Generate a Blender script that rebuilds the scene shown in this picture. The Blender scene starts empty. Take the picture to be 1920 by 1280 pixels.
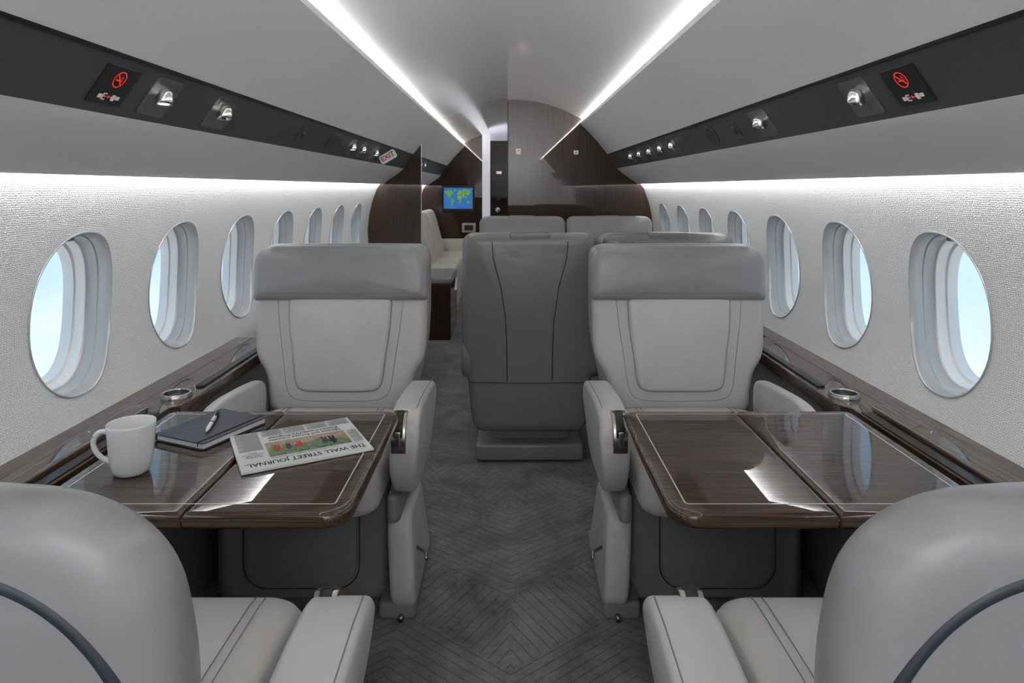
import bpy, bmesh, math
from mathutils import Matrix, Vector
scene = bpy.context.scene
COL = scene.collection
D = bpy.data

# ------------------------------------------------------------ materials
def mat(name, color, rough=0.5, metal=0.0, coat=0.0, spec=0.5, emit=None, estr=0.0):
    m = D.materials.new(name); m.use_nodes = True
    b = m.node_tree.nodes["Principled BSDF"]
    b.inputs["Base Color"].default_value = (*color, 1)
    b.inputs["Roughness"].default_value = rough
    b.inputs["Metallic"].default_value = metal
    b.inputs["Coat Weight"].default_value = coat
    b.inputs["Coat Roughness"].default_value = 0.02
    b.inputs["Specular IOR Level"].default_value = spec
    if emit:
        b.inputs["Emission Color"].default_value = (*emit, 1)
        b.inputs["Emission Strength"].default_value = estr
    return m

def nodes(m):
    nt = m.node_tree
    return nt, nt.nodes, nt.links, nt.nodes["Principled BSDF"]

def leather(name, color, rough=0.36):
    m = mat(name, color, rough)
    nt, N, L, b = nodes(m)
    tc = N.new("ShaderNodeTexCoord")
    v = N.new("ShaderNodeTexVoronoi"); v.inputs["Scale"].default_value = 500
    n = N.new("ShaderNodeTexNoise"); n.inputs["Scale"].default_value = 7; n.inputs["Detail"].default_value = 3
    L.new(tc.outputs["Object"], v.inputs["Vector"]); L.new(tc.outputs["Object"], n.inputs["Vector"])
    r = N.new("ShaderNodeMapRange"); r.inputs[3].default_value = 0.92; r.inputs[4].default_value = 1.07
    L.new(n.outputs["Fac"], r.inputs[0])
    mx = N.new("ShaderNodeMix"); mx.data_type = 'RGBA'; mx.blend_type = 'MULTIPLY'; mx.inputs[0].default_value = 1
    mx.inputs[6].default_value = (*color, 1)
    L.new(r.outputs[0], mx.inputs[7]); L.new(mx.outputs[2], b.inputs["Base Color"])
    bp = N.new("ShaderNodeBump"); bp.inputs["Strength"].default_value = 0.10; bp.inputs["Distance"].default_value = 0.0006
    L.new(v.outputs["Distance"], bp.inputs["Height"])
    bp2 = N.new("ShaderNodeBump"); bp2.inputs["Strength"].default_value = 0.55; bp2.inputs["Distance"].default_value = 0.015
    L.new(n.outputs["Fac"], bp2.inputs["Height"]); L.new(bp.outputs[0], bp2.inputs["Normal"])
    L.new(bp2.outputs[0], b.inputs["Normal"])
    return m

def wood(name, axis, dark=(0.016,0.008,0.005), light=(0.100,0.055,0.032), coat=1.0, ior=1.6):
    m = mat(name, dark, 0.45, coat=coat, spec=0.12)
    nt, N, L, b = nodes(m)
    b.inputs["Coat Roughness"].default_value = 0.004
    b.inputs["Coat IOR"].default_value = ior
    tc = N.new("ShaderNodeTexCoord")
    mp = N.new("ShaderNodeMapping")
    s = [480, 480, 480]; s[axis] = 5
    mp.inputs["Scale"].default_value = s
    L.new(tc.outputs["Object"], mp.inputs["Vector"])
    n = N.new("ShaderNodeTexNoise"); n.inputs["Scale"].default_value = 1; n.inputs["Detail"].default_value = 2
    n.inputs["Roughness"].default_value = 0.5
    L.new(mp.outputs[0], n.inputs["Vector"])
    mp2 = N.new("ShaderNodeMapping"); s2 = [45, 45, 45]; s2[axis] = 0.8
    mp2.inputs["Scale"].default_value = s2
    L.new(tc.outputs["Object"], mp2.inputs["Vector"])
    n2 = N.new("ShaderNodeTexNoise"); n2.inputs["Scale"].default_value = 1; n2.inputs["Detail"].default_value = 1
    L.new(mp2.outputs[0], n2.inputs["Vector"])
    ad = N.new("ShaderNodeMath"); ad.operation = 'MULTIPLY_ADD'; ad.inputs[1].default_value = 0.16
    L.new(n2.outputs["Fac"], ad.inputs[0]); L.new(n.outputs["Fac"], ad.inputs[2])
    cr = N.new("ShaderNodeValToRGB")
    cr.color_ramp.elements[0].position = 0.46; cr.color_ramp.elements[0].color = (*dark, 1)
    cr.color_ramp.elements[1].position = 0.76; cr.color_ramp.elements[1].color = (*light, 1)
    L.new(ad.outputs[0], cr.inputs[0]); L.new(cr.outputs[0], b.inputs["Base Color"])
    return m

M = {}
M['leather'] = leather('seat_leather', (0.52,0.502,0.482))
M['leather_head'] = leather('headrest_leather', (0.275,0.277,0.283), 0.29)
M['leather_panel'] = leather('panel_leather', (0.56,0.543,0.522))
M['leather_dark'] = leather('shell_leather', (0.212,0.206,0.201), 0.26)
M['leather_base'] = leather('base_leather', (0.24,0.24,0.243), 0.4)
M['leather_cream'] = leather('cream_leather', (0.66,0.63,0.57))
M['stitch'] = mat('stitch', (0.22,0.217,0.213), 0.7)
M['stitch_dark'] = mat('piping', (0.028,0.035,0.047), 0.45)
M['wood_x'] = wood('table_veneer', 0)
M['wood_y'] = wood('ledge_veneer', 1)
M['wood_z'] = wood('bulkhead_veneer', 2, (0.022,0.011,0.0065), (0.068,0.036,0.021), ior=1.5)
M['wood_edge'] = wood('edge_veneer', 0, (0.012,0.007,0.005), (0.035,0.021,0.015), coat=.3, ior=1.4)
M['inlay'] = mat('inlay', (0.60,0.55,0.48), 0.3, coat=1)
M['white'] = mat('ceiling_white', (0.76,0.762,0.765), 0.18, coat=1.0)
M['white'].node_tree.nodes["Principled BSDF"].inputs["Coat Roughness"].default_value = 0.09
M['panel'] = mat('panel_white', (0.60,0.603,0.61), 0.48)
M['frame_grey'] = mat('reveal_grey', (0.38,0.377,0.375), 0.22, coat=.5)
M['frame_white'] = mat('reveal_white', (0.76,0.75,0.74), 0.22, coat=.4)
M['psu'] = mat('service_panel_grey', (0.054,0.055,0.058), 0.38)
M['frame_dark'] = mat('recess_grey', (0.24,0.24,0.245), 0.28, metal=0.8)
M['black'] = mat('black_plastic', (0.012,0.012,0.013), 0.35)
M['chrome'] = mat('chrome', (0.66,0.65,0.63), 0.20, metal=1)
M['nickel'] = mat('nickel', (0.42,0.385,0.35), 0.22, metal=1)
M['led'] = mat('led', (1,1,1), 0.5, emit=(1.0,0.985,0.95), estr=18.5)
M['led_wall'] = mat('led_wall', (1,1,1), 0.5, emit=(0.99,0.99,1.0), estr=5)
M['led_wall_hidden'] = mat('led_wall_hidden', (1,1,1), 0.5, emit=(0.99,0.99,1.0), estr=7)
M['lamp'] = mat('lamp_glow', (1,1,1), 0.5, emit=(1,0.97,0.9), estr=0.8)
M['red'] = mat('red_glow', (0.5,0.02,0.02), 0.5, emit=(1,0.04,0.03), estr=0.34)
M['redpaint'] = mat('red_paint', (0.50,0.02,0.02), 0.5)
M['white_glow'] = mat('white_glow', (0.5,0.42,0.38), 0.5, emit=(1,0.8,0.7), estr=0.12)
M['signwhite'] = mat('sign_white', (0.70,0.70,0.70), 0.5, emit=(1,1,1), estr=0.04)
M['doorglow'] = mat('door_frame_glow', (0.78,0.78,0.82), 0.4, emit=(0.85,0.87,1.0), estr=0.18)  # white frame colour plus an added glow; the frame is no lamp
M['ceramic'] = mat('ceramic', (0.74,0.74,0.74), 0.15, coat=0.6)
M['navy'] = leather('navy_cover', (0.030,0.037,0.054), 0.45)
M['paper'] = mat('paper', (0.66,0.66,0.65), 0.75)
M['ink'] = mat('ink', (0.018,0.018,0.02), 0.8)
M['greyink'] = mat('grey_ink', (0.20,0.20,0.21), 0.8)
M['sea'] = mat('map_sea', (0.02,0.10,0.35), 0.4, emit=(0.03,0.17,0.48), estr=0.45)
M['lavender'] = mat('vestibule', (0.55,0.55,0.62), 0.5)
M['beige'] = mat('beige', (0.52,0.47,0.40), 0.4)

m = mat('map_land', (0.1,0.2,0.05), 0.4)
nt, N, L, b = nodes(m)
tc = N.new("ShaderNodeTexCoord"); n = N.new("ShaderNodeTexNoise"); n.inputs["Scale"].default_value = 30; L.new(tc.outputs["Object"], n.inputs["Vector"])
cr = N.new("ShaderNodeValToRGB"); cr.color_ramp.elements[0].position = .45; cr.color_ramp.elements[0].color = (.06,.32,.08,1)
cr.color_ramp.elements[1].position = .68; cr.color_ramp.elements[1].color = (.50,.50,.16,1)
L.new(n.outputs["Fac"], cr.inputs[0]); L.new(cr.outputs[0], b.inputs["Emission Color"]); b.inputs["Emission Strength"].default_value = .42
M['land'] = m

# woven wall cover
m = mat('woven_wall', (0.70,0.70,0.70), 0.65)
nt, N, L, b = nodes(m)
tc = N.new("ShaderNodeTexCoord")
def wave(direction, sc):
    w = N.new("ShaderNodeTexWave"); w.bands_direction = direction; w.inputs["Scale"].default_value = sc
    w.inputs["Distortion"].default_value = 4.5; w.inputs["Detail"].default_value = 3; w.inputs["Detail Scale"].default_value = 2.5
    L.new(tc.outputs["Object"], w.inputs["Vector"]); return w
w1 = wave('Y', 44); w2 = wave('Z', 66)
mu = N.new("ShaderNodeMath"); mu.operation = 'MULTIPLY'
L.new(w1.outputs["Fac"], mu.inputs[0]); L.new(w2.outputs["Fac"], mu.inputs[1])
bp = N.new("ShaderNodeBump"); bp.inputs["Strength"].default_value = 0.55; bp.inputs["Distance"].default_value = 0.0022
L.new(mu.outputs[0], bp.inputs["Height"]); L.new(bp.outputs[0], b.inputs["Normal"])
cr = N.new("ShaderNodeMapRange"); cr.inputs[3].default_value = 0.64; cr.inputs[4].default_value = 0.71
L.new(mu.outputs[0], cr.inputs[0]); L.new(cr.outputs[0], b.inputs["Base Color"])
M['fabric'] = m

# carpet: carved chevron lines, alternating blocks
m = mat('carpet', (0.11,0.105,0.10), 0.95, spec=0.15)
nt, N, L, b = nodes(m)
b.inputs["Sheen Weight"].default_value = 0.3
tc = N.new("ShaderNodeTexCoord"); sp = N.new("ShaderNodeSeparateXYZ"); L.new(tc.outputs["Object"], sp.inputs[0])
def mth(op, a, bb=None, c=None):
    n = N.new("ShaderNodeMath"); n.operation = op
    for i, v in enumerate((a, bb, c)):
        if v is None: continue
        if isinstance(v, (int, float)): n.inputs[i].default_value = v
        else: L.new(v, n.inputs[i])
    return n.outputs[0]
CW = 0.60
ux = mth('FRACT', mth('ADD', mth('DIVIDE', sp.outputs[0], CW), 0.5))
fx = mth('MULTIPLY', mth('ABSOLUTE', mth('SUBTRACT', ux, 0.5)), CW)
dd = mth('ADD', mth('MULTIPLY', fx, -0.62), mth('MULTIPLY', sp.outputs[1], 0.80))
brk = mth('LESS_THAN', mth('FRACT', mth('DIVIDE', mth('ADD', sp.outputs[1], mth('MULTIPLY', fx, -0.78)), 0.80)), 0.36)
dsel = mth('ADD', mth('MULTIPLY', brk, mth('ADD', mth('MULTIPLY', fx, 0.8), mth('MULTIPLY', sp.outputs[1], 0.50))), mth('MULTIPLY', mth('SUBTRACT', 1.0, brk), dd))
st = mth('FRACT', mth('DIVIDE', dsel, 0.027))
line = mth('LESS_THAN', st, 0.13)
nz = N.new("ShaderNodeTexNoise"); nz.inputs["Scale"].default_value = 4.5; nz.inputs["Detail"].default_value = 10; nz.inputs["Roughness"].default_value = .76
nz.inputs["Distortion"].default_value = .5
L.new(tc.outputs["Object"], nz.inputs["Vector"])
nf = N.new("ShaderNodeTexNoise"); nf.inputs["Scale"].default_value = 400; L.new(tc.outputs["Object"], nf.inputs["Vector"])
mr_ = N.new("ShaderNodeMapRange"); mr_.inputs[1].default_value = .33; mr_.inputs[2].default_value = .67; mr_.inputs[3].default_value = .075; mr_.inputs[4].default_value = .29
L.new(nz.outputs["Fac"], mr_.inputs[0])
col = mth('MULTIPLY', mr_.outputs[0], mth('MULTIPLY_ADD', line, -0.44, 1.0))
cmb = N.new("ShaderNodeCombineColor"); L.new(col, cmb.inputs[0]); L.new(mth('MULTIPLY', col, 0.965), cmb.inputs[1]); L.new(mth('MULTIPLY', col, 0.955), cmb.inputs[2])
L.new(cmb.outputs[0], b.inputs["Base Color"])
hgt = mth('MULTIPLY_ADD', line, -1.0, mth('MULTIPLY', nf.outputs["Fac"], 0.5))
bp = N.new("ShaderNodeBump"); bp.inputs["Strength"].default_value = 0.6; bp.inputs["Distance"].default_value = 0.004
L.new(hgt, bp.inputs["Height"]); L.new(bp.outputs[0], b.inputs["Normal"])
M['carpet'] = m

# window pane
m = D.materials.new('window_pane'); m.use_nodes = True
nt = m.node_tree; nt.nodes.clear()
o = nt.nodes.new("ShaderNodeOutputMaterial"); tr = nt.nodes.new("ShaderNodeBsdfTransparent")
gl = nt.nodes.new("ShaderNodeBsdfGlossy"); gl.inputs["Roughness"].default_value = 0.02
mx = nt.nodes.new("ShaderNodeMixShader"); mx.inputs[0].default_value = 0.05
nt.links.new(tr.outputs[0], mx.inputs[1]); nt.links.new(gl.outputs[0], mx.inputs[2]); nt.links.new(mx.outputs[0], o.inputs[0])
M['pane'] = m

# newspaper photo
m = mat('news_photo', (0.4,0.3,0.2), 0.7)
nt, N, L, b = nodes(m)
tc = N.new("ShaderNodeTexCoord"); sp = N.new("ShaderNodeSeparateXYZ"); L.new(tc.outputs["Object"], sp.inputs[0])
n = N.new("ShaderNodeTexNoise"); n.inputs["Scale"].default_value = 60; n.inputs["Detail"].default_value = 5
L.new(tc.outputs["Object"], n.inputs["Vector"])
a1 = N.new("ShaderNodeMath"); a1.operation = 'MULTIPLY_ADD'; a1.inputs[1].default_value = 8.0; L.new(sp.outputs[1], a1.inputs[0]); L.new(n.outputs["Fac"], a1.inputs[2])
cr = N.new("ShaderNodeValToRGB")
cols = [(0.0,(0.34,0.25,0.17)),(0.42,(0.42,0.33,0.24)),(0.58,(0.30,0.22,0.16)),(0.66,(0.14,0.20,0.09)),(0.80,(0.16,0.26,0.11)),(0.88,(0.05,0.09,0.05)),(1.0,(0.22,0.26,0.22))]
e = cr.color_ramp.elements
e[0].position, e[0].color = cols[0][0], (*cols[0][1],1); e[1].position, e[1].color = cols[-1][0], (*cols[-1][1],1)
for p, c in cols[1:-1]:
    x = e.new(p); x.color = (*c, 1)
L.new(a1.outputs[0], cr.inputs[0]); L.new(cr.outputs[0], b.inputs["Base Color"])
M['photo'] = m

# ------------------------------------------------------------ helpers
def meshobj(name, verts, faces, mt, parent=None, smooth=True, label=None, kind=None, angle=None):
    me = D.meshes.new(name); me.from_pydata([tuple(v) for v in verts], [], faces)
    bm = bmesh.new(); bm.from_mesh(me)
    bmesh.ops.remove_doubles(bm, verts=bm.verts, dist=1e-6)
    bmesh.ops.recalc_face_normals(bm, faces=bm.faces)
    if smooth:
        for f in bm.faces: f.smooth = True
        if angle:
            for ed in bm.edges:
                if len(ed.link_faces) == 2 and ed.calc_face_angle(0) > angle: ed.smooth = False
    bm.to_mesh(me); bm.free()
    me.materials.append(M[mt] if isinstance(mt, str) else mt)
    ob = D.objects.new(name, me); COL.objects.link(ob)
    if parent: ob.parent = parent
    if label: ob["label"] = label
    if kind: ob["kind"] = kind
    return ob

def thing(name, label, category, loc=(0,0,0), rotz=0.0, group=None, matrix=None, kind=None):
    e = D.objects.new(name, None); COL.objects.link(e); e.empty_display_size = 0.05
    if matrix is not None: e.matrix_world = matrix
    else:
        e.location = loc; e.rotation_euler = (0, 0, rotz)
    e["label"] = label; e["category"] = category
    if group: e["group"] = group
    if kind: e["kind"] = kind
    return e

def chaikin(pts, it=3):
    for _ in range(it):
        q = []
        n = len(pts)
        for i in range(n):
            a, b = pts[i], pts[(i+1) % n]
            q.append((a[0]*.75+b[0]*.25, a[1]*.75+b[1]*.25)); q.append((a[0]*.25+b[0]*.75, a[1]*.25+b[1]*.75))
        pts = q
    return pts
def chaikin_open(pts, it=2):
    for _ in range(it):
        r_ = [pts[0]]
        for a, b in zip(pts[:-1], pts[1:]):
            r_ += [tuple(p*.75+q*.25 for p, q in zip(a, b)), tuple(p*.25+q*.75 for p, q in zip(a, b))]
        pts = r_+[pts[-1]]
    return pts

def rr(x0, x1, z0, z1, r, n=7):
    if not isinstance(r, (tuple, list)): r = (r,)*4   # order: x1z1, x0z1, x0z0, x1z0
    mr = min(x1-x0, z1-z0)/2*0.999
    r = [min(q, mr) for q in r]
    pts = []
    for (cx, cz, q, a0) in ((x1-r[0], z1-r[0], r[0], 0), (x0+r[1], z1-r[1], r[1], 90), (x0+r[2], z0+r[2], r[2], 180), (x1-r[3], z0+r[3], r[3], 270)):
        for i in range(n+1):
            a = math.radians(a0 + 90*i/n)
            pts.append((cx+q*math.cos(a), cz+q*math.sin(a)))
    return pts

def densify(pts, step):
    q = []
    n = len(pts)
    for i in range(n):
        a, b = pts[i], pts[(i+1) % n]
        d = math.hypot(b[0]-a[0], b[1]-a[1]); k = max(1, int(d/step))
        for j in range(k): q.append((a[0]+(b[0]-a[0])*j/k, a[1]+(b[1]-a[1])*j/k))
    return q

def pillow_data(outline, d0, d1, r, mp, puff0=0, puff1=0, dome=7):
    outline = densify(outline, 0.03)
    xs = [p[0] for p in outline]; zs = [p[1] for p in outline]
    cx, cz = (min(xs)+max(xs))/2, (min(zs)+max(zs))/2
    hw, hh = (max(xs)-min(xs))/2, (max(zs)-min(zs))/2
    r = min(r, hw*.98, hh*.98, (d1-d0)/2)
    def ring(ins, k, d):
        sx = (hw-ins)/hw*k; sz = (hh-ins)/hh*k
        return [mp(cx+(p[0]-cx)*sx, cz+(p[1]-cz)*sz, d) for p in outline]
    rings = []
    for i in range(1, dome):
        k = i/dome
        rings.append(ring(r, k, d0 - puff0*(1-k*k)))
    S = 5
    for i in range(S+1):
        t = math.radians(90*i/S)
        rings.append(ring(r*(1-math.sin(t)), 1, d0+r*(1-math.cos(t))))
    for i in range(S, -1, -1):
        t = math.radians(90*i/S)
        rings.append(ring(r*(1-math.sin(t)), 1, d1-r*(1-math.cos(t))))
    for i in range(dome-1, 0, -1):
        k = i/dome
        rings.append(ring(r, k, d1 + puff1*(1-k*k)))
    n = len(outline); V = []; F = []
    for rg in rings: V += rg
    for j in range(len(rings)-1):
        for i in range(n):
            F.append((j*n+i, j*n+(i+1) % n, (j+1)*n+(i+1) % n, (j+1)*n+i))
    a = len(V); V.append(mp(cx, cz, d0-puff0)); b = len(V); V.append(mp(cx, cz, d1+puff1))
    o = (len(rings)-1)*n
    for i in range(n):
        F.append((i, (i+1) % n, a)); F.append((o+i, o+(i+1) % n, b))
    return V, F

def pillow(name, outline, d0, d1, r, mt, parent, mp, puff0=0, puff1=0, **k):
    V, F = pillow_data(outline, d0, d1, r, mp, puff0, puff1)
    return meshobj(name, V, F, mt, parent, **k)

XY = lambda a, b, d: (a, b, d)
XZ = lambda a, b, d: (a, d, b)
YZ = lambda a, b, d: (d, a, b)

def rbox(name, x0, x1, y0, y1, z0, z1, rc, r, mt, parent=None, puff=0, **k):
    return pillow(name, rr(x0, x1, y0, y1, rc), z0, z1, r, mt, parent, XY, 0, puff, **k)

def tube_data(pts, r, seg=6, closed=False):
    pts = [Vector(p) for p in pts]; V = []; F = []; n = len(pts)
    for i, p in enumerate(pts):
        if closed: t = pts[(i+1) % n]-pts[i-1]
        else: t = pts[min(i+1, n-1)]-pts[max(i-1, 0)]
        t.normalize()
        up = Vector((0, 0, 1)) if abs(t.z) < .9 else Vector((1, 0, 0))
        if closed: up = Vector((0, 1, 0))
        a = t.cross(up).normalized(); b = t.cross(a)
        for j in range(seg):
            q = 2*math.pi*j/seg; V.append(p+(a*math.cos(q)+b*math.sin(q))*r)
    m_ = n if closed else n-1
    for i in range(m_):
        for j in range(seg):
            k = (i+1) % n
            F.append((i*seg+j, i*seg+(j+1) % seg, k*seg+(j+1) % seg, k*seg+j))
    if not closed:
        F.append(tuple(range(seg))); F.append(tuple((n-1)*seg+j for j in range(seg)))
    return V, F

def tubes(name, lists, r, mt, parent, closed=False, **k):
    ob = None
    for l in lists:
        v, f = tube_data(l, r, 6, closed)
        ob = meshobj(name, v, f, mt, parent, **k)
    return ob

def lathe(name, prof, mt, parent, mp=lambda x, y, z: (x, y, z), seg=40, **k):
    V = []; F = []; n = len(prof)
    for j in range(seg):
        a = 2*math.pi*j/seg
        for (rd, z) in prof: V.append(mp(rd*math.cos(a), rd*math.sin(a), z))
    for j in range(seg):
        for i in range(n-1):
            F.append((j*n+i, ((j+1) % seg)*n+i, ((j+1) % seg)*n+i+1, j*n+i+1))
    return meshobj(name, V, F, mt, parent, **k)

def flat(name, polys, z, mt, parent, **k):
    V = []; F = []
    for p in polys:
        o = len(V); V += [(a, b, z) for a, b in p]; F.append(tuple(range(o, o+len(p))))
    return meshobj(name, V, F, mt, parent, smooth=False, **k)

def ringpoly(cx, cy, r0, r1, n=28):
    out = []
    for i in range(n):
        a, b = 2*math.pi*i/n, 2*math.pi*(i+1)/n
        out.append([(cx+r0*math.cos(a), cy+r0*math.sin(a)), (cx+r1*math.cos(a), cy+r1*math.sin(a)),
                    (cx+r1*math.cos(b), cy+r1*math.sin(b)), (cx+r0*math.cos(b), cy+r0*math.sin(b))])
    return out
def rect(x0, x1, y0, y1): return [(x0, y0), (x1, y0), (x1, y1), (x0, y1)]

def text(name, body, size, mt, parent, matrix, align='CENTER', sx=1.0, bold=0.0, label=None):
    cu = D.curves.new(name, 'FONT'); cu.body = body; cu.size = size; cu.align_x = align; cu.align_y = 'CENTER'
    cu.offset = bold; cu.space_line = 0.95
    ob = D.objects.new(name+"_tmp", cu); COL.objects.link(ob)
    bpy.context.view_layer.update()
    dg = bpy.context.evaluated_depsgraph_get()
    me = D.meshes.new_from_object(ob.evaluated_get(dg))
    D.objects.remove(ob)
    me.transform(matrix @ Matrix.Diagonal((sx, 1, 1, 1)))
    me.materials.clear(); me.materials.append(M[mt])
    o2 = D.objects.new(name, me); COL.objects.link(o2); o2.parent = parent
    if label: o2["label"] = label
    return o2
T = Matrix.Translation

# ------------------------------------------------------------ cabin section
Y0, Y1 = -1.7, 7.7
def wallx(z):
    if z > .82: return 1.07-.62*(z-.82)**2
    if z > .55: return 1.07-.9*(.82-z)**2
    return 1.07-.9*.27**2
ARC = [(0,1.82),(.10,1.816),(.20,1.803),(.30,1.778),(.38,1.750),(.44,1.724),(.49,1.698),(.525,1.680),(.5485,1.667)]
LED = [(.5485,1.667),(.5485,1.662),(.5345,1.646)]
OUTER = [(.5345,1.646),(.530,1.653),(.528,1.648),(.531,1.633),(.56,1.606),(.61,1.553),(.66,1.497),(.70,1.448),(.728,1.412),(.73,1.408)]
PSU = [(.73,1.408),(.80,1.306)]
VAL = [(.80,1.306),(.804,1.300),(.84,1.268),(.89,1.232),(.93,1.205),(.943,1.194),(.946,1.188)]

def sweep(name, prof, y0, y1, mt, ny=2, smooth=True, **k):
    V = []; F = []; n = len(prof)
    for j in range(ny):
        y = y0+(y1-y0)*j/(ny-1)
        V += [(x, y, z) for x, z in prof]
    for j in range(ny-1):
        for i in range(n-1): F.append((j*n+i, j*n+i+1, (j+1)*n+i+1, (j+1)*n+i))
    return meshobj(name, V, F, mt, None, smooth=smooth, kind="structure", **k)

arc_full = [(-x, z) for x, z in reversed(ARC[1:])] + ARC
sweep('ceiling', arc_full, Y0, 8.9, 'white', 4, label="white curved satin cabin ceiling between light coves")
tn = 1
for s in (-1, 1):
    def P(l): return [(s*x, z) for x, z in l]
    sweep(f'trim_{tn}', P(LED), Y0, 8.9, 'led', 2, smooth=False, label="glowing white light strip along ceiling cove"); tn += 1
    sweep(f'trim_{tn}', P(OUTER), Y0, 8.9, 'panel', 2, label="light grey curved overhead panel", angle=.5); tn += 1
    sweep(f'trim_{tn}', P([(.728,1.4125),(.722,1.411),(.725,1.405),(.731,1.406)]), Y0, 8.9, 'black', 2, smooth=False, label="thin black trim above service panel"); tn += 1
    sweep(f'trim_{tn}', P(PSU), Y0, 8.9, 'psu', 2, smooth=False, label="dark grey overhead passenger service panel"); tn += 1
    sweep(f'trim_{tn}', P(VAL+[(.949,1.188)]), Y0, 8.9, 'panel', 2, label="light grey curved valance above windows", angle=.6); tn += 1
    sweep(f'trim_{tn}', P([(.949,1.188),(.949,1.222)]), Y0, 8.9, 'led_wall_hidden', 2, smooth=False, label="light strip behind the valance"); tn += 1
    sweep(f'trim_{tn}', P([(.949,1.222),(.985,1.222)]), Y0, 8.9, 'led_wall', 2, smooth=False, label="glowing light strip washing the side wall"); tn += 1

meshobj('floor', [(-1.06,Y0,0),(1.06,Y0,0),(1.06,9,0),(-1.06,9,0)], [(0,1,2,3)], 'carpet', smooth=False, kind="structure", label="grey cut pile carpet with carved geometric lines")

# walls with oval openings
WZ, WA, WB, WE, PITCH = .854, .150, .196, 2.3, .49
WC = [1.63+PITCH*k for k in range(-2, 7)]
ZB, ZT = .56, 1.224
def oval(t, s=1.0):
    c, q = math.cos(t), math.sin(t)
    return (WA*s*math.copysign(abs(c)**(2/WE), c), WB*s*math.copysign(abs(q)**(2/WE), q))
hy = PITCH/2
ths = [2*math.pi*i/64 for i in range(64)]
for (a, bz) in ((hy, ZT-WZ), (-hy, ZT-WZ), (-hy, ZB-WZ), (hy, ZB-WZ)): ths.append(math.atan2(bz, a) % (2*math.pi))
ths = sorted(ths)
def rectpt(t):
    c, q = math.cos(t), math.sin(t); k = 1e9
    if abs(c) > 1e-9: k = min(k, hy/abs(c))
    if q > 1e-9: k = min(k, (ZT-WZ)/q)
    if q < -1e-9: k = min(k, (ZB-WZ)/q)
    return (c*k, q*k)
for s, nm in ((-1, 'wall_left'), (1, 'wall_right')):
    V = []; F = []; n = len(ths)
    for cy in WC:
        o = len(V)
        for t in (0, .25, .5, .75, 1):
            for th in ths:
                a = oval(th); b = rectpt(th)
                y = a[0]+(b[0]-a[0])*t; z = WZ+a[1]+(b[1]-a[1])*t
                V.append((s*wallx(z), cy+y, z))
        for j in range(4):
            for i in range(n):
                F.append((o+j*n+i, o+j*n+(i+1) % n, o+(j+1)*n+(i+1) % n, o+(j+1)*n+i))
    def strip(ya, yb, zs):
        o = len(V)
        for z in zs: V.extend([(s*wallx(z), ya, z), (s*wallx(z), yb, z)])
        for i in range(len(zs)-1): F.append((o+2*i, o+2*i+1, o+2*i+3, o+2*i+2))
    zz = [ZB+(ZT-ZB)*i/16 for i in range(17)]
    strip(Y0, WC[0]-hy, zz); strip(WC[-1]+hy, 8.9, zz); strip(Y0, 8.9, [-.02, .3, ZB])
    meshobj(nm, V, F, 'fabric', kind="structure", label="off-white woven fabric side wall with oval windows")

wn = 1
for s in (-1, 1):
    for cy in WC:
        e = thing(f'window_{wn}', "oval cabin window with deep white stepped reveal", "window", (s*1.07, cy, WZ), kind="structure"); wn += 1
        def rings(spec):
            V = []; F = []; n = 56
            for sc, dp in spec:
                for i in range(n):
                    a = oval(2*math.pi*i/n, sc)
                    V.append((s*(wallx(WZ+a[1])-1.07+dp), a[0], a[1]))
            for j in range(len(spec)-1):
                for i in range(n): F.append((j*n+i, j*n+(i+1) % n, (j+1)*n+(i+1) % n, (j+1)*n+i))
            return V, F
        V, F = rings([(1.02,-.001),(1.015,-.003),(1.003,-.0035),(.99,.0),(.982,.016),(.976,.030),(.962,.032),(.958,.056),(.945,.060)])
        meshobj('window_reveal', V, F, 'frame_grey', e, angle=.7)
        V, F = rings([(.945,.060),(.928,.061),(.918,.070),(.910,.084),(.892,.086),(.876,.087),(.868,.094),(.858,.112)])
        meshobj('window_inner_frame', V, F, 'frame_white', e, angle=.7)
        n = 56; V = []
        for i in range(n):
            a = oval(2*math.pi*i/n, .862); V.append((s*(wallx(WZ+a[1])-1.07+.106), a[0], a[1]))
        meshobj('window_glass', V, [tuple(range(n))], 'pane', e, smooth=False)
        pillow('shade_handle', rr(-.028,.028,.174,.184,.005), s*.012 if s > 0 else -.03, s*.03 if s > 0 else -.012, .004, 'nickel', e, YZ)

HALF = ARC + [(.552,1.640)] + [(.552,1.613)] + OUTER[4:] + PSU[1:] + VAL[1:] + [(.975,1.19)] + [(wallx(z), z) for z in (1.15,1.05,.95,.85,.75,.65,.56)] + [(wallx(.3), 0)]
def zat(x):
    for a, b in zip(HALF[:-1], HALF[1:]):
        if a[0] <= x <= b[0] and b[0] > a[0]: return a[1]+(b[1]-a[1])*(x-a[0])/(b[0]-a[0])
    return 1.82
def prism(name, poly, y0, y1, mt, parent=None, **k):
    n = len(poly); V = [(x, y0, z) for x, z in poly]+[(x, y1, z) for x, z in poly]
    F = [tuple(range(n)), tuple(range(n, 2*n))]+[(i, (i+1) % n, n+(i+1) % n, n+i) for i in range(n)]
    return meshobj(name, V, F, mt, parent, smooth=False, **k)
HALF_END = ARC + [(.552,1.640),(.552,1.613)] + OUTER[4:] + PSU[1:] + VAL[1:-1] + [(.949,1.225),(.985,1.225)] + [(wallx(z), z) for z in (1.15,1.05,.95,.85,.75,.65,.56)] + [(wallx(.3), 0)]
full = [(-x, z) for x, z in reversed(HALF_END[1:])]+HALF_END
prism('wall_front', full, Y0-.03, Y0, 'panel', kind="structure", label="light grey cabin end wall")
prism('wall_back', full, 8.9, 8.93, 'lavender', kind="structure", label="pale vestibule end wall")

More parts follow.
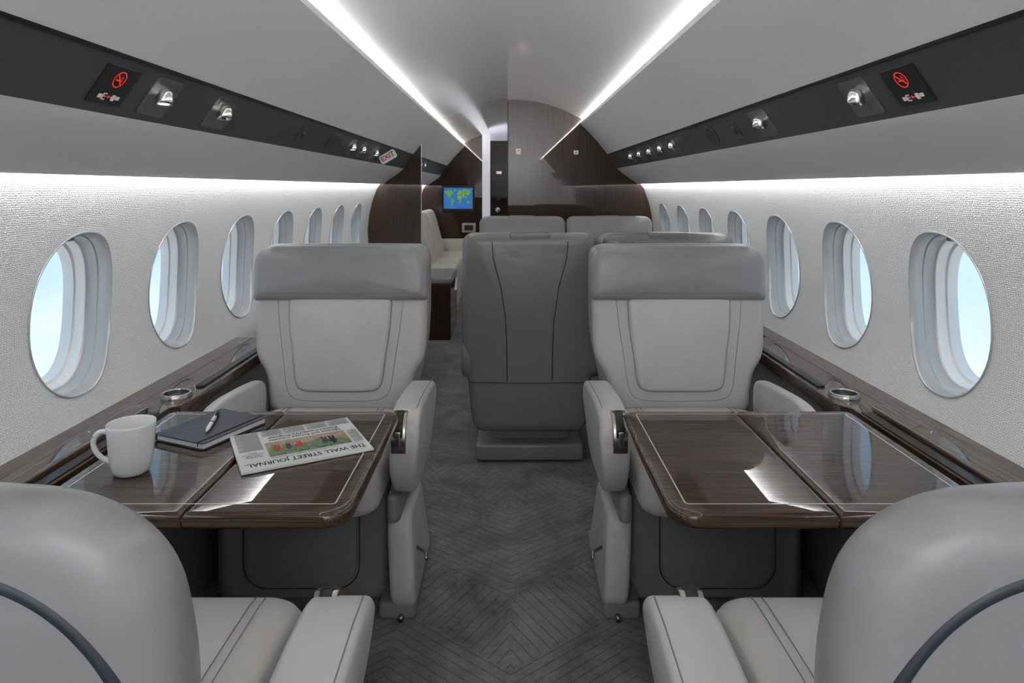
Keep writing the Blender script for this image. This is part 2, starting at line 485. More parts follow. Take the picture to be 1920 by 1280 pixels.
def outer_poly(x_in, s):
    pts = [(x_in, 0), (x_in, zat(abs(x_in)))]
    pts += [p for p in HALF if p[0] > abs(x_in)]
    return [(s*x if s < 0 else x, z) for x, z in pts]
YB = 5.0
rp = [(-.016, 0), (-.016, 1.818)] + HALF
prism('wall_bulkhead_right', rp, YB, YB+.045, 'wood_z', kind="structure", label="dark glossy striped wood bulkhead")
prism('wall_bulkhead_left', outer_poly(.67, -1), YB, YB+.045, 'wood_z', kind="structure", label="dark glossy wood partition beside the aisle opening")
prism('trim_20', [(-.022,0),(-.016,0),(-.016,1.815),(-.022,1.815)], YB-.004, YB+.049, 'wood_edge', kind="structure", label="dark wood edge trim of bulkhead")
YF = 7.7
prism('wall_far_left', outer_poly(.32, -1), YF, YF+.05, 'wood_z', kind="structure", label="dark glossy wood bulkhead of aft lounge")
prism('wall_far_right', [(.14,0),(.14,zat(.14))]+[p for p in HALF if p[0] > .14], YF, YF+.05, 'wood_z', kind="structure", label="dark glossy wood bulkhead of aft lounge")
prism('trim_21', [(-.325,0),(-.235,0),(-.235,1.80),(-.325,1.78)], YF-.012, YF+.07, 'doorglow', kind="structure", label="white door frame brightened by an added glow")
e = thing('door_1', "dark wood sliding door panel with latch and knob", "door", (0, 7.95, 0), kind="structure")
prism('door_panel', [(-.245,0),(.14,0),(.14,1.72),(-.245,1.72)], 0, .04, 'wood_edge', e)
pillow('door_latch', rr(-.17,-.10,1.32,1.36,.008), -.015, .002, .004, 'nickel', e, XZ)
lathe('door_knob', [(0,-.04),(.03,-.038),(.034,-.02),(.02,0)], 'chrome', e, lambda x, y, z: (-.15+x, z, .9+y))

for px, lab in ((972, "small white switch plate with a red indicator"), (1080, "small white switch plate")):
    X = (px-957)*YB/1250
    e = thing('switch_plate', lab+" on wood bulkhead", "switch", (X, YB, 1.16+68*YB/1250))
    pillow('plate', rr(-.018,.018,-.022,.022 if px < 1000 else .008,.004), -.008, -.0005, .003, 'signwhite', e, XZ)
    if px < 1000: pillow('indicator_button', rr(-.006,.006,.002,.014,.003), -.011, -.006, .002, 'red', e, XZ)
    else: pillow('indicator_button', rr(-.008,.008,-.012,-.004,.003), -.011, -.006, .002, 'greyink', e, XZ)

# ------------------------------------------------------------ side consoles (ledges)
for s in (-1, 1):
    e = thing('side_console', "glossy dark wood side ledge with grey leather lower panel", "console", (0,0,0), group="side ledges along the cabin walls")
    wob = .963
    o = [(wob,-1.2),(wob,2.5),(.88,2.5),(.858,2.46),(.850,2.40),(.842,1.745),(.85,1.715),(.868,1.70),(.868,1.125),(.845,1.11),(.835,1.08),(.835,-1.2)]
    o = [(s*a, b) for a, b in o]
    n = len(o); V = [(a, b, .565) for a, b in o]+[(a, b, .600) for a, b in o]
    F = [tuple(range(n)), tuple(range(n, 2*n))]+[(i, (i+1) % n, n+(i+1) % n, n+i) for i in range(n)]
    lg = meshobj('ledge_top', V, F, 'wood_y', e, smooth=False)
    bv = lg.modifiers.new('b', 'BEVEL'); bv.width = .003; bv.segments = 3
    rbox('lower_panel', min(s*.885, s*.960), max(s*.885, s*.960), -1.2, 2.45, 0.0, .563, .01, .008, 'leather_base', e)
    rbox('slot_cover', min(s*.862, s*.886), max(s*.862, s*.886), 1.87, 2.38, .598, .606, .008, .003, 'black', e)
    rbox('table_lid', min(s*.905, s*.960), max(s*.905, s*.960), 1.14, 1.69, .597, .613, .03, .007, 'wood_y', e)
    rbox('table_slot', min(s*.872, s*.899), max(s*.872, s*.899), 1.16, 1.66, .597, .6035, .004, .002, 'wood_edge', e)
    rbox(f'trim_{40+s}', min(s*.964, s*1.03), max(s*.964, s*1.03), -1.2, 2.5 if s < 0 else 4.95, .55, .600, .002, .0015, 'wood_y', None, kind="structure", label="glossy dark wood strip between side ledge and wall")
    h = thing('cup_holder', "round dark nickel cup holder set in the wood ledge", "cup holder", (s*.896, 1.79, .6), group="cup holders")
    lathe('rim', [(.029,.0012),(.031,.010),(.033,.012),(.036,.012),(.038,.010),(.039,.0005)], 'nickel', h)
    lathe('well', [(0,.001),(.0285,.001),(.0308,.0095)], 'black', h)

e = thing('credenza', "low cabinet with light grey padded top against the wall", "cabinet", (-.87, 3.5, 0))
rbox('cabinet_body', -.092, .14, -.93, .98, 0, .60, .01, .006, 'wood_z', e)
rbox('padded_top', -.095, .15, -.95, 1.0, .60, .672, .03, .025, 'leather', e)

# ------------------------------------------------------------ tables
def table(s, lab):
    e = thing('folding_table', lab, "table", (s*.567, 1.412, 0), group="bifold cabin tables")
    def loc(x0, x1, y0, y1):
        return (x0, x1, y0, y1) if s > 0 else (-x1, -x0, y0, y1)
    def leaf(nm, x0, x1, rad):
        a = loc(x0, x1, -.267, .267)
        rads = rad if s > 0 else (rad[1], rad[0], rad[3], rad[2])
        pillow(nm, rr(*a, rads), .570, .600, .011, 'wood_x', e, XY)
    leaf('table_leaf', -.289, -.0012, (.003,.03,.05,.003))
    leaf('table_leaf', .0012, .289, (.02,.003,.003,.02))
    def band(x0, x1, y0, y1, w, r, z):
        oo = rr(*loc(x0, x1, y0, y1), r, 6); ii = rr(*loc(x0+w, x1-w, y0+w, y1-w), max(r-w, .001), 6)
        n = len(oo); V = [(a, b, z) for a, b in oo]+[(a, b, z) for a, b in ii]
        F = [(i, (i+1) % n, n+(i+1) % n, n+i) for i in range(n)]
        return V, F
    V, F = band(-.258, .262, -.232, .240, .0028, .008, .6004)
    meshobj('table_inlay', V, F, 'inlay', e, smooth=False, label="thin cream inlay line")
    rbox('table_support', *loc(-.10, .26, -.05, .05), .535, .571, .01, .006, 'nickel', e)
    tubes('hinge', [[(0,-.264,.587),(0,.264,.587)]], .0016, 'nickel', e)
    return e
table(-1, "glossy dark wood folding table holding mug, notebook and newspaper")
table(1, "glossy dark wood folding table with cream inlay, empty")

# ------------------------------------------------------------ seats
def seat(x, y, rotz, aisle, style, top, rad, lab, group, lk=.09, near=False):
    def lean(z): return lk*max(0, z-.45)
    e = thing('airplane_seat', lab, "seat", (x, y, 0), rotz, group)
    A = aisle
    hw = .285
    def FR(a, b, d): return (a, -d+lean(b), b)
    c = 1.6*rad
    if style == 'double':
        half = [(hw-c-.012, top), (hw-.018, top-.003), (hw-.006, top-c), (hw, .74), (hw, .60), (.282,.50), (.276, .40), (.256,.34), (.248, .22), (.230,.135)]
    else:
        half = [(hw-c, top), (hw-.004, top-.002), (hw, top-c), (hw, .70), (hw-.010, .62), (.262,.57), (.248, .50), (.240, .42), (.236,.34), (.230, .22), (.215,.165)]
    if near:
        half = [(.12, top), (hw-.070, top-.008), (hw-.010, top-.055), (hw+.003, top-.135), (hw, .70), (hw-.010, .62), (.262,.57), (.248, .50), (.240, .42), (.236,.34), (.230, .22), (.215,.165)]
    pts = half+[(-a, b) for a, b in reversed(half)]
    shell_out = chaikin(densify(pts, .09), 3)
    sd0, sd1, sr = (-.125, -.01, .045) if style == 'club' else (-.125, -.03, .045)
    if near: sd0, sd1, sr = -.048, .036, .036
    pillow('seat_shell', shell_out, sd0, sd1, sr, 'leather_dark' if style == 'double' else 'leather_head', e, FR, .014 if near else .018, 0)
    if not near:
        half2 = [(hw-c, top-.02), (hw-.008, top-.02), (hw-.004, top-c), (hw-.004, .70), (hw-.008, .61), (.238,.555), (.230, .50), (.226,.43)]
        pts = half2+[(-a, b) for a, b in reversed(half2)]
        pillow('backrest', chaikin(densify(pts, .08), 3), -.045, .012, .026, 'leather', e, FR, 0, 0)
        ho = rr(-hw-.001, hw+.001, top-.178, top-.001, (rad, rad, .014, .014), 9)
        pillow('headrest', ho, -.055, .036, .030, 'leather_head', e, FR, 0, .007)
        tubes('headrest_seam', [[FR(-hw+.03+i*(2*hw-.06)/12, top-.150, .0372) for i in range(13)]], .0010, 'stitch', e)
        po = [(-.128,.508),(-.09,.502),(.09,.502),(.128,.508),(.142,.535),(.150,.62),(.163,.70),(.168,top-.165),(-.168,top-.165),(-.163,.70),(-.150,.62),(-.142,.535)]
        po = chaikin(densify(po, .05), 2)
        tubes('panel_gap', [[FR(a, b, .0113) for a, b in po]], .0024, 'stitch', e, closed=True)
        pillow('backrest_panel', po, -.02, .024, .014, 'leather_panel', e, FR, 0, .012)
        u = chaikin_open([(-.205,top-.17),(-.198,.72),(-.180,.60),(-.168,.50),(-.14,.478),(-.09,.472),(.09,.472),(.14,.478),(.168,.50),(.180,.60),(.198,.72),(.205,top-.17)])
        tubes('backrest_seam', [[FR(a, b, .0121) for a, b in u]], .0010, 'stitch', e)
    else:
        half2 = [(hw-.09, top-.07), (hw-.04, top-c-.04), (hw-.03, .70), (hw-.03, .61), (.228,.555), (.222, .50), (.215,.43)]
        pts = half2+[(-a, b) for a, b in reversed(half2)]
        pillow('backrest', chaikin(densify(pts, .08), 3), .0, .062, .024, 'leather', e, FR, 0, 0)
        ho = chaikin([(-.10,top-.045),(.10,top-.045),(.19,top-.075),(.225,top-.15),(.225,top-.21),(-.225,top-.21),(-.225,top-.15),(-.19,top-.075)], 3)
        pillow('headrest', ho, .02, .080, .03, 'leather_head', e, FR, 0, .004)
    if style == 'club':
        if near:
            b1 = chaikin([(-.09,top-.042),(.09,top-.042),(.195,top-.062),(.258,top-.15),(.262,.66),(.245,.56),(.225,.45),(.20,.25),(-.20,.25),(-.225,.45),(-.245,.56),(-.262,.66),(-.258,top-.15),(-.195,top-.062)], 4)
            dp = sd0+.003
        else:
            b1 = chaikin([(-.12,top-.062),(.12,top-.062),(.215,top-.09),(.248,top-.17),(.245,.60),(.225,.45),(.20,.25),(-.20,.25),(-.225,.45),(-.245,.60),(-.248,top-.17),(-.215,top-.09)], 4)
            dp = -.129
        pillow('back_panel', b1, dp-.004, dp+.03, .006, 'leather_head', e, FR, .013 if near else .017, 0)
        tubes('back_piping', [[FR(a, b, dp) for a, b in b1]], .0070, 'stitch_dark', e, closed=True)
    else:
        s1 = [[FR(sx*a, b, dd_) for a, b, dd_ in ((.155,top-.03,-.1335),(.15,top-.10,-.1345),(.118,top-.22,-.1378),(.100,.62,-.1405),(.095,.50,-.1410),(.093,.36,-.1390))] for sx in (-1, 1)]
        s1.append([FR(a, .352, -.1270-.012*(1-(abs(a)/.25)**2)) for a in [i*.03-.24 for i in range(17)]])
        tubes('shell_seam', s1, .0021, 'stitch_dark', e)
        pillow('headrest_tab', rr(-.085,.085,top-.030,top+.004,.010), -.118, -.02, .012, 'leather_dark', e, FR)
    zt = .462 if not near else .490
    cw = .222 if style == 'club' else .215
    rbox('seat_cushion', -cw, cw, -.50, -.012, .325, zt, (.05), .04, 'leather', e, puff=.014)
    for sx in (-1, 1):
        for xx in (.140, .156):
            tubes('cushion_seam', [[(sx*xx, yy, zt+.0022+.010*(1-((yy+.256)/.26)**2)*.7 - (0.003 if abs(yy+.256) > .19 else 0)) for yy in [-.47+.03*i for i in range(15)]]], .0011, 'stitch', e)
    dz = -.045 if near else 0.0
    prof = [(-.03,.552),(-.15,.568),(-.33,.582),(-.41,.578),(-.450,.548),(-.458,.47),(-.440,.41),(-.39,.350),(-.31,.325),(-.20,.318),(-.03,.318)]
    prof = [(a, b+dz*max(0, min(1, (b-.3)/.2))) for a, b in prof]
    prof = chaikin(densify(prof, .07), 3)
    if style == 'club':
        ao = .342 if near else .320
        for sx, xi, xo in ((A, .242, ao), (-A, .222, .258)):
            a, b = sorted((sx*xi, sx*xo))
            V, F = pillow_data(prof, a, b, .014 if sx == A else .011, YZ, .002, .002)
            V = [((v[0]-sx*xi)*(1-.30*max(0, min(1, (.50-v[2])/.20)))+sx*xi, v[1], v[2]) for v in V]
            meshobj('armrest', V, F, 'leather', e)
        xs2 = sorted((A*.250, A*.288))
        bo = [(-.415,.576),(-.435,.570),(-.452,.552),(-.462,.52),(-.464,.485)]
        oo = [(a_-.002, b_+.002+dz) for a_, b_ in bo]+[(a_+.03, b_-.02+dz) for a_, b_ in reversed(bo)]
        pillow('arm_control_bezel', oo, xs2[0], xs2[1], .003, 'nickel', e, YZ)
        oo = [(a_-.0032, b_+.0032+dz) for a_, b_ in bo[:-1]]+[(a_+.03, b_-.02+dz) for a_, b_ in reversed(bo[:-1])]
        pillow('arm_control_recess', oo, xs2[0]+.008, xs2[1]-.008, .002, 'black', e, YZ)
        pillow('arm_control_lever', rr(xs2[0]+.012, xs2[1]-.012, .500+dz, .540+dz, .004), -.472, -.460, .003, 'chrome', e, XZ)
        tubes('armrest_seam', [[(A*(ao-.012), yy, zz_+dz) for yy, zz_ in ((-.04,.5535),(-.15,.5688),(-.33,.582),(-.40,.580))]], .0011, 'stitch', e)
        bs = sorted((A*.224, A*.262))
        rbox('side_skirt', bs[0], bs[1], -.40, -.03, .27, .345, .02, .012, 'leather_base', e)
    else:
        pr2 = [(-.02,.54),(-.33,.56),(-.43,.55),(-.46,.50),(-.45,.45),(-.40,.42),(.10,.36),(.125,.40),(.12,.50),(.06,.535)]
        pr2 = chaikin(densify(pr2, .07), 3)
        for sx in (1, -1):
            a, b = sorted((sx*.238, sx*.2845))
            pillow('armrest', pr2, a, b, .016, 'leather_dark', e, YZ, .002, .002)
    off = -A*.030 if style == 'club' else 0
    bz = 'leather_base' if style == 'club' else 'leather_dark'
    if style == 'club':
        rbox('seat_base', off-.245, off+.245, -.29, .04, 0, .325, .03, .02, bz, e)
        FB = lambda a, b, d: (a, -.29-d, b)
        pillow('life_vest_pocket', rr(off-.155, off+.155, .045, .262, (.03,.03,.06,.06)), -.006, .004, .004, bz, e, FB, 0, .004)
        tubes('pocket_piping', [[FB(a, b, .003) for a, b in rr(off-.162, off+.162, .038, .262, (.03,.03,.065,.065))]], .0018, 'stitch_dark', e, closed=True)
        text('pocket_text', "LIFE VEST", .012, 'ink', e, T((off, -.3001-.002, .235))@Matrix.Rotation(math.radians(90), 4, 'X'), bold=.0004)
        bx = sorted((A*.218, A*.286))
        bo = chaikin(densify([(-.385,.040),(-.395,.09),(-.355,.262),(-.32,.275),(-.12,.275),(-.06,.040)], .06), 2)
        V, F = pillow_data(bo, bx[0], bx[1], .016, YZ)
        V = [(v[0]+A*.022*max(0, (.26-v[2])/.26), v[1], v[2]) for v in V]
        meshobj('base_side_cover', V, F, 'leather', e)
        bf = sorted((A*.200, A*.300))
        rbox('base_foot_rail', bf[0], bf[1], -.37, .02, 0, .046, .012, .01, 'leather_base', e)
        tubes('recline_lever', [[(A*.292,-.30,.16),(A*.322,-.325,.158),(A*.326,-.345,.150)]], .0045, 'nickel', e)
        tubes('floor_track_fitting', [[(A*.262,-.385,.010),(A*.262,-.36,.010)]], .009, 'nickel', e)
    else:
        rbox('seat_base', -.17, .17, -.27, .02, .03, .33, .03, .02, 'leather_base', e)
        rbox('base_plinth', -.228, .228, -.30, .095, .010, .080, .015, .012, 'leather_dark', e)
        rbox('plinth_feet', -.20, .20, -.28, .07, .0, .012, .01, .004, 'black', e)
    return e

G1 = "leather club seats at the folding tables"
seat(-.555, 2.16, 0, 1, 'club', .97, .060, "light grey leather armchair seat facing the table with mug", G1)
seat(.550, 2.16, 0, -1, 'club', .97, .060, "light grey leather armchair seat facing the empty table", G1)
seat(-.555, .62, math.pi, -1, 'club', .920, .085, "light grey leather armchair seat seen from behind its headrest", G1, .17, True)
seat(.550, .62, math.pi, 1, 'club', .920, .085, "light grey leather armchair seat seen from behind its headrest", G1, .17, True)
G2 = "double conference seats"
for X in (.08, .656):
    seat(X, 2.90, math.pi, 1, 'double', .97, .05, "dark taupe leather double seat turned back, seam-lined shell", G2)
for X in (.08, .656):
    seat(X, 4.40, 0, 1, 'double', .97, .05, "grey leather double seat in front of the wood bulkhead", G2)

# ------------------------------------------------------------ aft lounge
e = thing('end_cabinet', "dark wood end cabinet with grey padded top", "cabinet", (-.57, 5.4, 0))
rbox('cabinet_body', -.12, .115, -.32, .28, 0, .42, .01, .006, 'wood_z', e)
rbox('padded_top', -.13, .12, -.33, .28, .42, .475, .03, .02, 'leather_head', e)
e = thing('divan', "cream leather divan along the wall", "sofa", (-.74, 6.6, 0))
rbox('divan_base', -.22, .22, -.9, .95, 0, .30, .03, .02, 'leather_cream', e)
for i in range(3):
    rbox('seat_cushion', -.20, .25, -.9+i*.617, -.9+(i+1)*.617-.006, .30, .45, .04, .035, 'leather_cream', e, puff=.01)
for i in range(3):
    V, F = pillow_data(rr(-.9+i*.617, -.9+(i+1)*.617-.006, .43, .92, .06), -.22, -.12, .045, YZ, 0, .02)
    V = [(v[0]+.13*max(0, .92-v[2])/.49, v[1], v[2]) for v in V]
    meshobj('back_cushion', V, F, 'leather_cream', e)
rbox('divan_arm', -.16, .23, .955, 1.06, 0, .58, .03, .03, 'leather_cream', e)

e = thing('wall_monitor', "black wall monitor showing a world map", "monitor", (-.60, YF, 1.03))
pillow('monitor_case', rr(-.185,.185,-.155,.155,.008), -.035, -.001, .005, 'black', e, XZ)
pillow('monitor_screen', rr(-.165,.165,-.11,.13,.003), -.037, -.034, .0005, 'sea', e, XZ)
land = [[(.03,.78),(.06,.86),(.14,.88),(.20,.93),(.27,.88),(.30,.80),(.34,.76),(.31,.70),(.27,.66),(.24,.60),(.25,.56),(.21,.58),(.20,.52),(.25,.47),(.22,.46),(.16,.54),(.12,.66),(.07,.75)],
        [(.25,.50),(.31,.50),(.33,.45),(.38,.41),(.36,.32),(.33,.28),(.30,.20),(.29,.10),(.27,.12),(.27,.28),(.24,.38)],
        [(.46,.64),(.45,.70),(.49,.74),(.48,.80),(.52,.90),(.60,.86),(.72,.94),(.82,.90),(.95,.88),(.97,.82),(.91,.78),(.88,.70),(.84,.66),(.82,.58),(.78,.54),(.77,.46),(.75,.54),(.71,.56),(.69,.48),(.66,.57),(.62,.62),(.62,.54),(.58,.52),(.57,.62),(.52,.63),(.49,.66)],
        [(.46,.60),(.54,.61),(.57,.56),(.59,.50),(.63,.50),(.60,.42),(.60,.32),(.57,.22),(.54,.18),(.52,.28),(.52,.42),(.48,.44),(.44,.50)],
        [(.80,.34),(.83,.38),(.87,.36),(.88,.38),(.92,.28),(.89,.20),(.84,.23),(.80,.24)], [(.34,.86),(.38,.93),(.43,.92),(.42,.86),(.38,.80)], [(.77,.42),(.82,.40),(.86,.42),(.82,.44)], [(.63,.32),(.645,.36),(.64,.28)]]
for p in land:
    meshobj('map_landmass', [(-.165+.33*a, -.0385, -.11+.24*b) for a, b in p], [tuple(range(len(p)))], 'land', e, smooth=False)
e = thing('control_panel', "small beige control panel with dark display", "control panel", (-.48, YF, .70))
pillow('panel_frame', rr(-.08,.08,-.055,.055,.01), -.02, -.001, .006, 'beige', e, XZ)
pillow('panel_display', rr(-.05,.05,-.03,.03,.004), -.024, -.018, .002, 'black', e, XZ)

# ------------------------------------------------------------ overhead service panel items
def psu_frame(s, y, t=.5):
    a = Vector((s*.73, 0, 1.408)); b = Vector((s*.80, 0, 1.306))
    p = a.lerp(b, t); p.y = y
    v = (a-b).normalized(); u = Vector((0, s*-1.0, 0)); n = u.cross(v).normalized()
    m = Matrix.Identity(4)
    for i in range(3): m[i][0] = u[i]; m[i][1] = v[i]; m[i][2] = n[i]; m[i][3] = p[i]
    return m
for s in (-1, 1):
    e = thing('no_smoking_sign', "black lit sign with red no-smoking and seat belt symbols", "sign", matrix=psu_frame(s, 1.285) @ Matrix.Scale(.88, 4), group="passenger signs")
    rbox('sign_plate', -.062, .062, -.048, .048, .0005, .004, .004, .001, 'black', e)
    cx, cy = 0.0, .018
    P_ = ringpoly(cx, cy, .0175, .0205)
    d = .0175*.7071; w = .0013
    P_.append([(cx-d-w, cy+d-w), (cx-d+w, cy+d+w), (cx+d+w, cy-d+w), (cx+d-w, cy-d-w)])
    flat('prohibition_ring', P_, .0046, 'red', e)
    flat('cigarette_symbol', [rect(cx-.012, cx+.006, cy-.004, cy+.0), rect(cx+.0075, cx+.0115, cy-.004, cy), rect(cx+.008, cx+.010, cy+.002, cy+.007), rect(cx+.004, cx+.0065, cy+.003, cy+.010)], .0043, 'red', e)
    cy = -.027
    flat('seat_belt_symbol', [rect(-.036,-.022,cy-.006,cy+.004), rect(-.021,-.017,cy-.009,cy+.008), rect(-.0165,-.008,cy-.009,cy-.006), rect(-.0165,-.008,cy+.005,cy+.008), rect(-.0165,-.008,cy-.001,cy+.001),
         rect(.012,.024,cy-.008,cy+.007), rect(.0255,.040,cy-.004,cy+.005), rect(.009,.0115,cy-.003,cy+.002)], .0045, 'white_glow', e)
    flat('seat_belt_arrow', [[(-.005,cy),(.001,cy+.005),(.001,cy-.005)], rect(.001,.007,cy-.0015,cy+.0015)], .0045, 'red', e)
    def bezel(e, w, h):
        oo = rr(-w, w, -h, h, .012)
        rgs = [(1.0,.0003,0),(1.0,.0020,0),(.97,.0024,0),(.93,.0016,0),(.60,.0006,.010),(.36,.0004,.012)]
        n = len(oo); V = []; F = []
        for sc, z, dy in rgs: V += [(a*sc, b*sc+dy, z) for a, b in oo]
        for j in range(len(rgs)-1):
            for i in range(n): F.append((j*n+i, j*n+(i+1) % n, (j+1)*n+(i+1) % n, (j+1)*n+i))
        F.append(tuple((len(rgs)-1)*n+i for i in range(n)))
        meshobj('recess_tray', V, F, 'frame_dark', e, smooth=True, angle=.9)
    def eyeball(e, rr_, lamp):
        ax = Matrix.Rotation(math.radians(-14), 4, 'Y') @ Matrix.Rotation(math.radians(52), 4, 'X')
        f = lambda x, y, z: tuple(ax @ Vector((x, y, z)) + Vector((0, .010, .004)))
        lathe('swivel_head', [(.0,-.012),(rr_*.7,-.012),(rr_,-.002),(rr_,.016),(rr_*.92,.022),(rr_*.72,.022),(rr_*.68,.018),(0,.017)], 'chrome', e, f, 28)
        if lamp: lathe('lamp_lens', [(0,.0215),(rr_*.68,.0205)], 'lamp', e, f, 24)
        else: lathe('nozzle', [(0,.022),(rr_*.25,.022),(rr_*.3,.018)], 'black', e, f, 20)
    e = thing('reading_light', "chrome swivel reading light in dark recess, lit", "reading light", matrix=psu_frame(s, 1.455), group="reading lights")
    bezel(e, .055, .046); eyeball(e, .018, True)
    e = thing('air_vent', "chrome swivel air nozzle in dark recess", "air vent", matrix=psu_frame(s, 1.76 if s < 0 else 2.02), group="air nozzles")
    bezel(e, .068, .046); eyeball(e, .020, False)
    e = thing('speaker_grille', "oval dark speaker grille in overhead panel", "speaker", matrix=psu_frame(s, 2.85 if s < 0 else 2.53), group="speakers")
    el = [(.06*math.cos(2*math.pi*i/40), .042*math.sin(2*math.pi*i/40)) for i in range(40)]
    pillow('grille', el, .0005, .004, .002, 'psu', e, XY)
    hs = []
    for i in range(-6, 7):
        for j in range(-4, 5):
            if (i/6.6)**2+(j/4.8)**2 < .9: hs.append(rect(i*.008-.0022, i*.008+.0022, j*.008-.0022, j*.008+.0022))
    flat('grille_dots', hs, .0044, 'black', e)
    ys = (3.12, 3.36, 3.62, 3.90, 4.18) if s > 0 else (3.2, 3.42, 3.75, 5.35, 5.6, 5.85)
    for i, y in enumerate(ys):
        lampy = i % 2 == 0
        e = thing('reading_light' if lampy else 'air_vent', "small chrome swivel light in overhead panel" if lampy else "small chrome air nozzle in overhead panel", "reading light" if lampy else "air vent", matrix=psu_frame(s, y), group="overhead row of small lights and vents")
        bezel(e, .055, .042); eyeball(e, .017, lampy)
    e = thing('call_switch', "small dark call switch with white mark", "switch", matrix=psu_frame(s, 2.45 if s < 0 else 2.27, .5), group="call switches")
    rbox('switch_plate', -.04, .04, -.03, .03, .0004, .003, .006, .001, 'psu', e)
    rbox('switch_button', -.012, .012, -.012, .004, .002, .007, .003, .002, 'black', e)
    flat('switch_mark', [rect(-.006,.006,.010,.013)], .0035, 'white_glow', e)

e = thing('exit_sign', "white exit sign with red letters under overhead panel", "exit sign", matrix=T((-.705,3.85,1.338)) @ Matrix.Rotation(math.radians(-30), 4, 'Y') @ Matrix.Rotation(math.radians(80), 4, 'X'))
pillow('sign_board', rr(-.050, .050, -.026, .026, .012), 0, .012, .003, 'signwhite', e, XY)
text('sign_text', "EXIT", .041, 'redpaint', e, T((0,0,.0128)), bold=.0008)
tubes('sign_bracket', [[(-.02,.026,.004),(-.040,.070,.004)]], .006, 'psu', e)

# ------------------------------------------------------------ table items
TZ = .601
e = thing('coffee_mug', "white ceramic mug with handle on the wood table", "mug", (-.746, 1.312, TZ))
mp_ = [(0,0),(.030,0),(.034,.003),(.038,.012),(.0425,.035),(.0455,.070),(.0475,.100),(.0478,.106),(.0468,.1072),(.0455,.105),(.0435,.07),(.0405,.035),(.035,.012),(.028,.008),(0,.008)]
lathe('mug_body', [(a*.92, b*.92) for a, b in mp_], 'ceramic', e, seg=56)
hp = [(-.037,-.006,.078),(-.048,-.007,.083),(-.060,-.009,.081),(-.068,-.010,.070),(-.069,-.010,.055),(-.063,-.009,.041),(-.051,-.007,.028),(-.035,-.005,.021)]
v, f = tube_data(chaikin_open(hp), .0050, 12)
meshobj('mug_handle', v, f, 'ceramic', e)

e = thing('notebook', "closed dark navy hardcover notebook under a pen", "notebook", (-.682, 1.530, TZ), math.radians(-23.9))
rbox('back_cover', -.073, .073, -.093, .093, .0, .0022, .008, .001, 'navy', e)
rbox('page_block', -.071, .0695, -.090, .090, .0022, .0130, .004, .001, 'paper', e)
rbox('front_cover', -.073, .073, -.093, .093, .0130, .0155, .008, .0012, 'navy', e)
rbox('spine', -.0755, -.071, -.093, .093, .0, .0155, .002, .002, 'navy', e)
tubes('elastic_band', [[(.058,-.0935,.008),(.058,-.0935,.0155),(.058,0,.0162),(.058,.0935,.0155),(.058,.0935,.008)]], .0014, 'ink', e)
pa = Vector((-.672,1.475,0)); pb = Vector((-.699,1.59,0))
dv = pb-pa
e = thing('ballpoint_pen', "white and black ballpoint pen lying on the notebook", "pen", ((pa.x+pb.x)/2, (pa.y+pb.y)/2, TZ+.0162+.0052), math.atan2(dv.y, dv.x))
fx_ = lambda x, y, z: (z, x, y)
lathe('barrel', [(0,-.064),(.0012,-.063),(.003,-.054),(.0048,-.046),(.005,.03)], 'ceramic', e, fx_, 20)
lathe('cap', [(.0051,.03),(.0052,.052),(.0045,.06),(0,.062)], 'ink', e, fx_, 20)
lathe('grip_ring', [(.0051,-.012),(.0053,-.011),(.0053,-.006),(.0051,-.005)], 'ink', e, fx_, 20)
tubes('clip', [[(.056,0,.0055),(.05,0,.0075),(.022,0,.0070)]], .001, 'chrome', e)

e = thing('newspaper', "folded newspaper with colour photo, masthead and headline", "newspaper", (-.458, 1.452, TZ), math.radians(-151.6))
rbox('folded_pages', -.132, .132, -.108, .108, 0, .0045, .001, .001, 'paper', e)
rbox('front_page', -.130, .131, -.106, .107, .0046, .006, .001, .0005, 'paper', e)
zt = .0064
text('masthead', "THE WALL STREET JOURNAL.", .0255, 'ink', e, T((0,.083,zt)), sx=.725, bold=.0004)
for r_ in (rect(-.124,.124,.0685,.0690), rect(-.124,.124,.0575,.0579), rect(-.124,.124,.100,.1003)):
    flat('printed_rule', [r_], zt, 'greyink', e)
text('subheading', "What's Next? Fragile Hopes  ***  Weekend", .0085, 'ink', e, T((.0,.0633,zt)), sx=.9)
flat('front_photo', [rect(-.100,.070,-.026,.055)], zt, 'photo', e, label="colour press photograph")
def figure(x, y, sc, mt):
    body = [(-.006,-.020),(-.002,-.020),(.0,-.004),(.002,-.020),(.006,-.020),(.005,.004),(.009,-.002),(.010,.001),(.006,.012),(.003,.014),(.003,.020),(.0,.022),(-.003,.020),(-.003,.014),(-.006,.012),(-.008,.0),(-.006,.0),(-.005,.004)]
    flat('photo_figure', [[(x+a*sc, y+b*sc) for a, b in body]], zt+.0003, mt, e)
figure(-.066, .018, 1.1, 'ink'); figure(-.050, .014, 1.0, 'stitch_dark'); figure(.004, .012, .85, 'redpaint'); figure(.026, .014, .8, 'navy'); figure(-.014, .022, .7, 'stitch'); figure(.048, .016, .8, 'redpaint')
text('headline', "Ukraine and Europe Counter\nRussia's Cease-Fire Proposal", .0165, 'ink', e, T((-.018,-.045,zt)), sx=.80, bold=.0002)
for cx0, cx1, ya, yb in ((.076,.124,-.100,.006), (-.124,-.080,-.104,-.066), (-.074,-.030,-.104,-.066), (-.024,.020,-.104,-.066), (.026,.068,-.104,-.066), (-.126,-.105,-.02,.054)):
    ln = []; y = yb; i = 0
    while y > ya:
        ln.append(rect(cx0, cx1-(.010 if i % 7 == 6 else 0), y-.0012, y)); y -= .0032; i += 1
    tco = flat('text_column', ln, zt, 'greyink', e, label="column of small print"); tco["kind"] = "stuff"
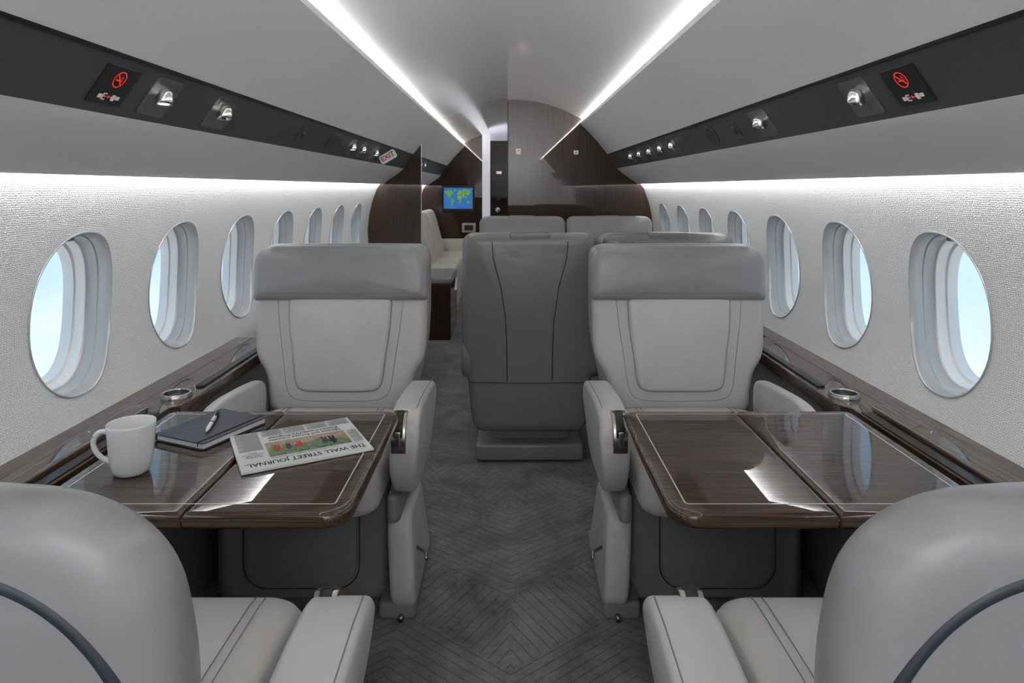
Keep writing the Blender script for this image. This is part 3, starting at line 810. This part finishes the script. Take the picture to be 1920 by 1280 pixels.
text('side_headline', "Small Firms\nSlash Staff\nTo Help Fund\nRetail", .0085, 'ink', e, T((.100,.032,zt+.0003)), sx=.85)

# ------------------------------------------------------------ lights
def area(name, loc, rot, sx, sy, p, col=(1,1,1)):
    l = D.lights.new(name, 'AREA'); l.shape = 'RECTANGLE'; l.size = sx; l.size_y = sy; l.energy = p; l.color = col
    o = D.objects.new(name, l); o.location = loc; o.rotation_euler = rot; COL.objects.link(o); return o
area('bounce_fill', (0, -.75, 1.55), (math.radians(-78), 0, 0), .9, .3, 32, (.98,.99,1))  # added soft fill behind the camera, bounced off the end wall
area('vestibule_fill', (-.05, 8.4, 1.75), (0, 0, 0), .5, .5, 9, (.85,.85,1))  # added light that brightens the vestibule, no fixture there

w = D.worlds.new('sky'); scene.world = w; w.use_nodes = True
nt = w.node_tree; N = nt.nodes; L = nt.links
bg = N["Background"]; tc = N.new("ShaderNodeTexCoord"); sp = N.new("ShaderNodeSeparateXYZ"); L.new(tc.outputs["Generated"], sp.inputs[0])
nz = N.new("ShaderNodeTexNoise"); nz.inputs["Scale"].default_value = 3.5; nz.inputs["Detail"].default_value = 5
mp = N.new("ShaderNodeMapping"); mp.inputs["Scale"].default_value = (1,1,3); L.new(tc.outputs["Generated"], mp.inputs[0]); L.new(mp.outputs[0], nz.inputs["Vector"])
ad = N.new("ShaderNodeMath"); ad.operation = 'MULTIPLY_ADD'; ad.inputs[1].default_value = -.30; L.new(nz.outputs["Fac"], ad.inputs[0]); L.new(sp.outputs[2], ad.inputs[2])
cr = N.new("ShaderNodeValToRGB")
mr = N.new("ShaderNodeMapRange"); mr.inputs[1].default_value = -.46; mr.inputs[2].default_value = -.18; L.new(ad.outputs[0], mr.inputs[0]); L.new(mr.outputs[0], cr.inputs[0])
cr.color_ramp.elements[0].color = (.84,.92,1,1); cr.color_ramp.elements[1].color = (.38,.60,.80,1)
L.new(cr.outputs[0], bg.inputs[0]); bg.inputs[1].default_value = 0.98

# ------------------------------------------------------------ camera
cam = D.cameras.new('camera'); cam.sensor_width = 36; cam.lens = 1250/1920*36
cam.shift_y = -(640-352)/1920; cam.shift_x = 3/1920; cam.clip_start = .02
co = D.objects.new('camera', cam); co.location = (0, 0, 1.16); co.rotation_euler = (math.radians(90), 0, 0)
COL.objects.link(co); scene.camera = co
scene.view_settings.view_transform = 'Standard'; scene.view_settings.look = 'None'
scene.view_settings.exposure = 0.5
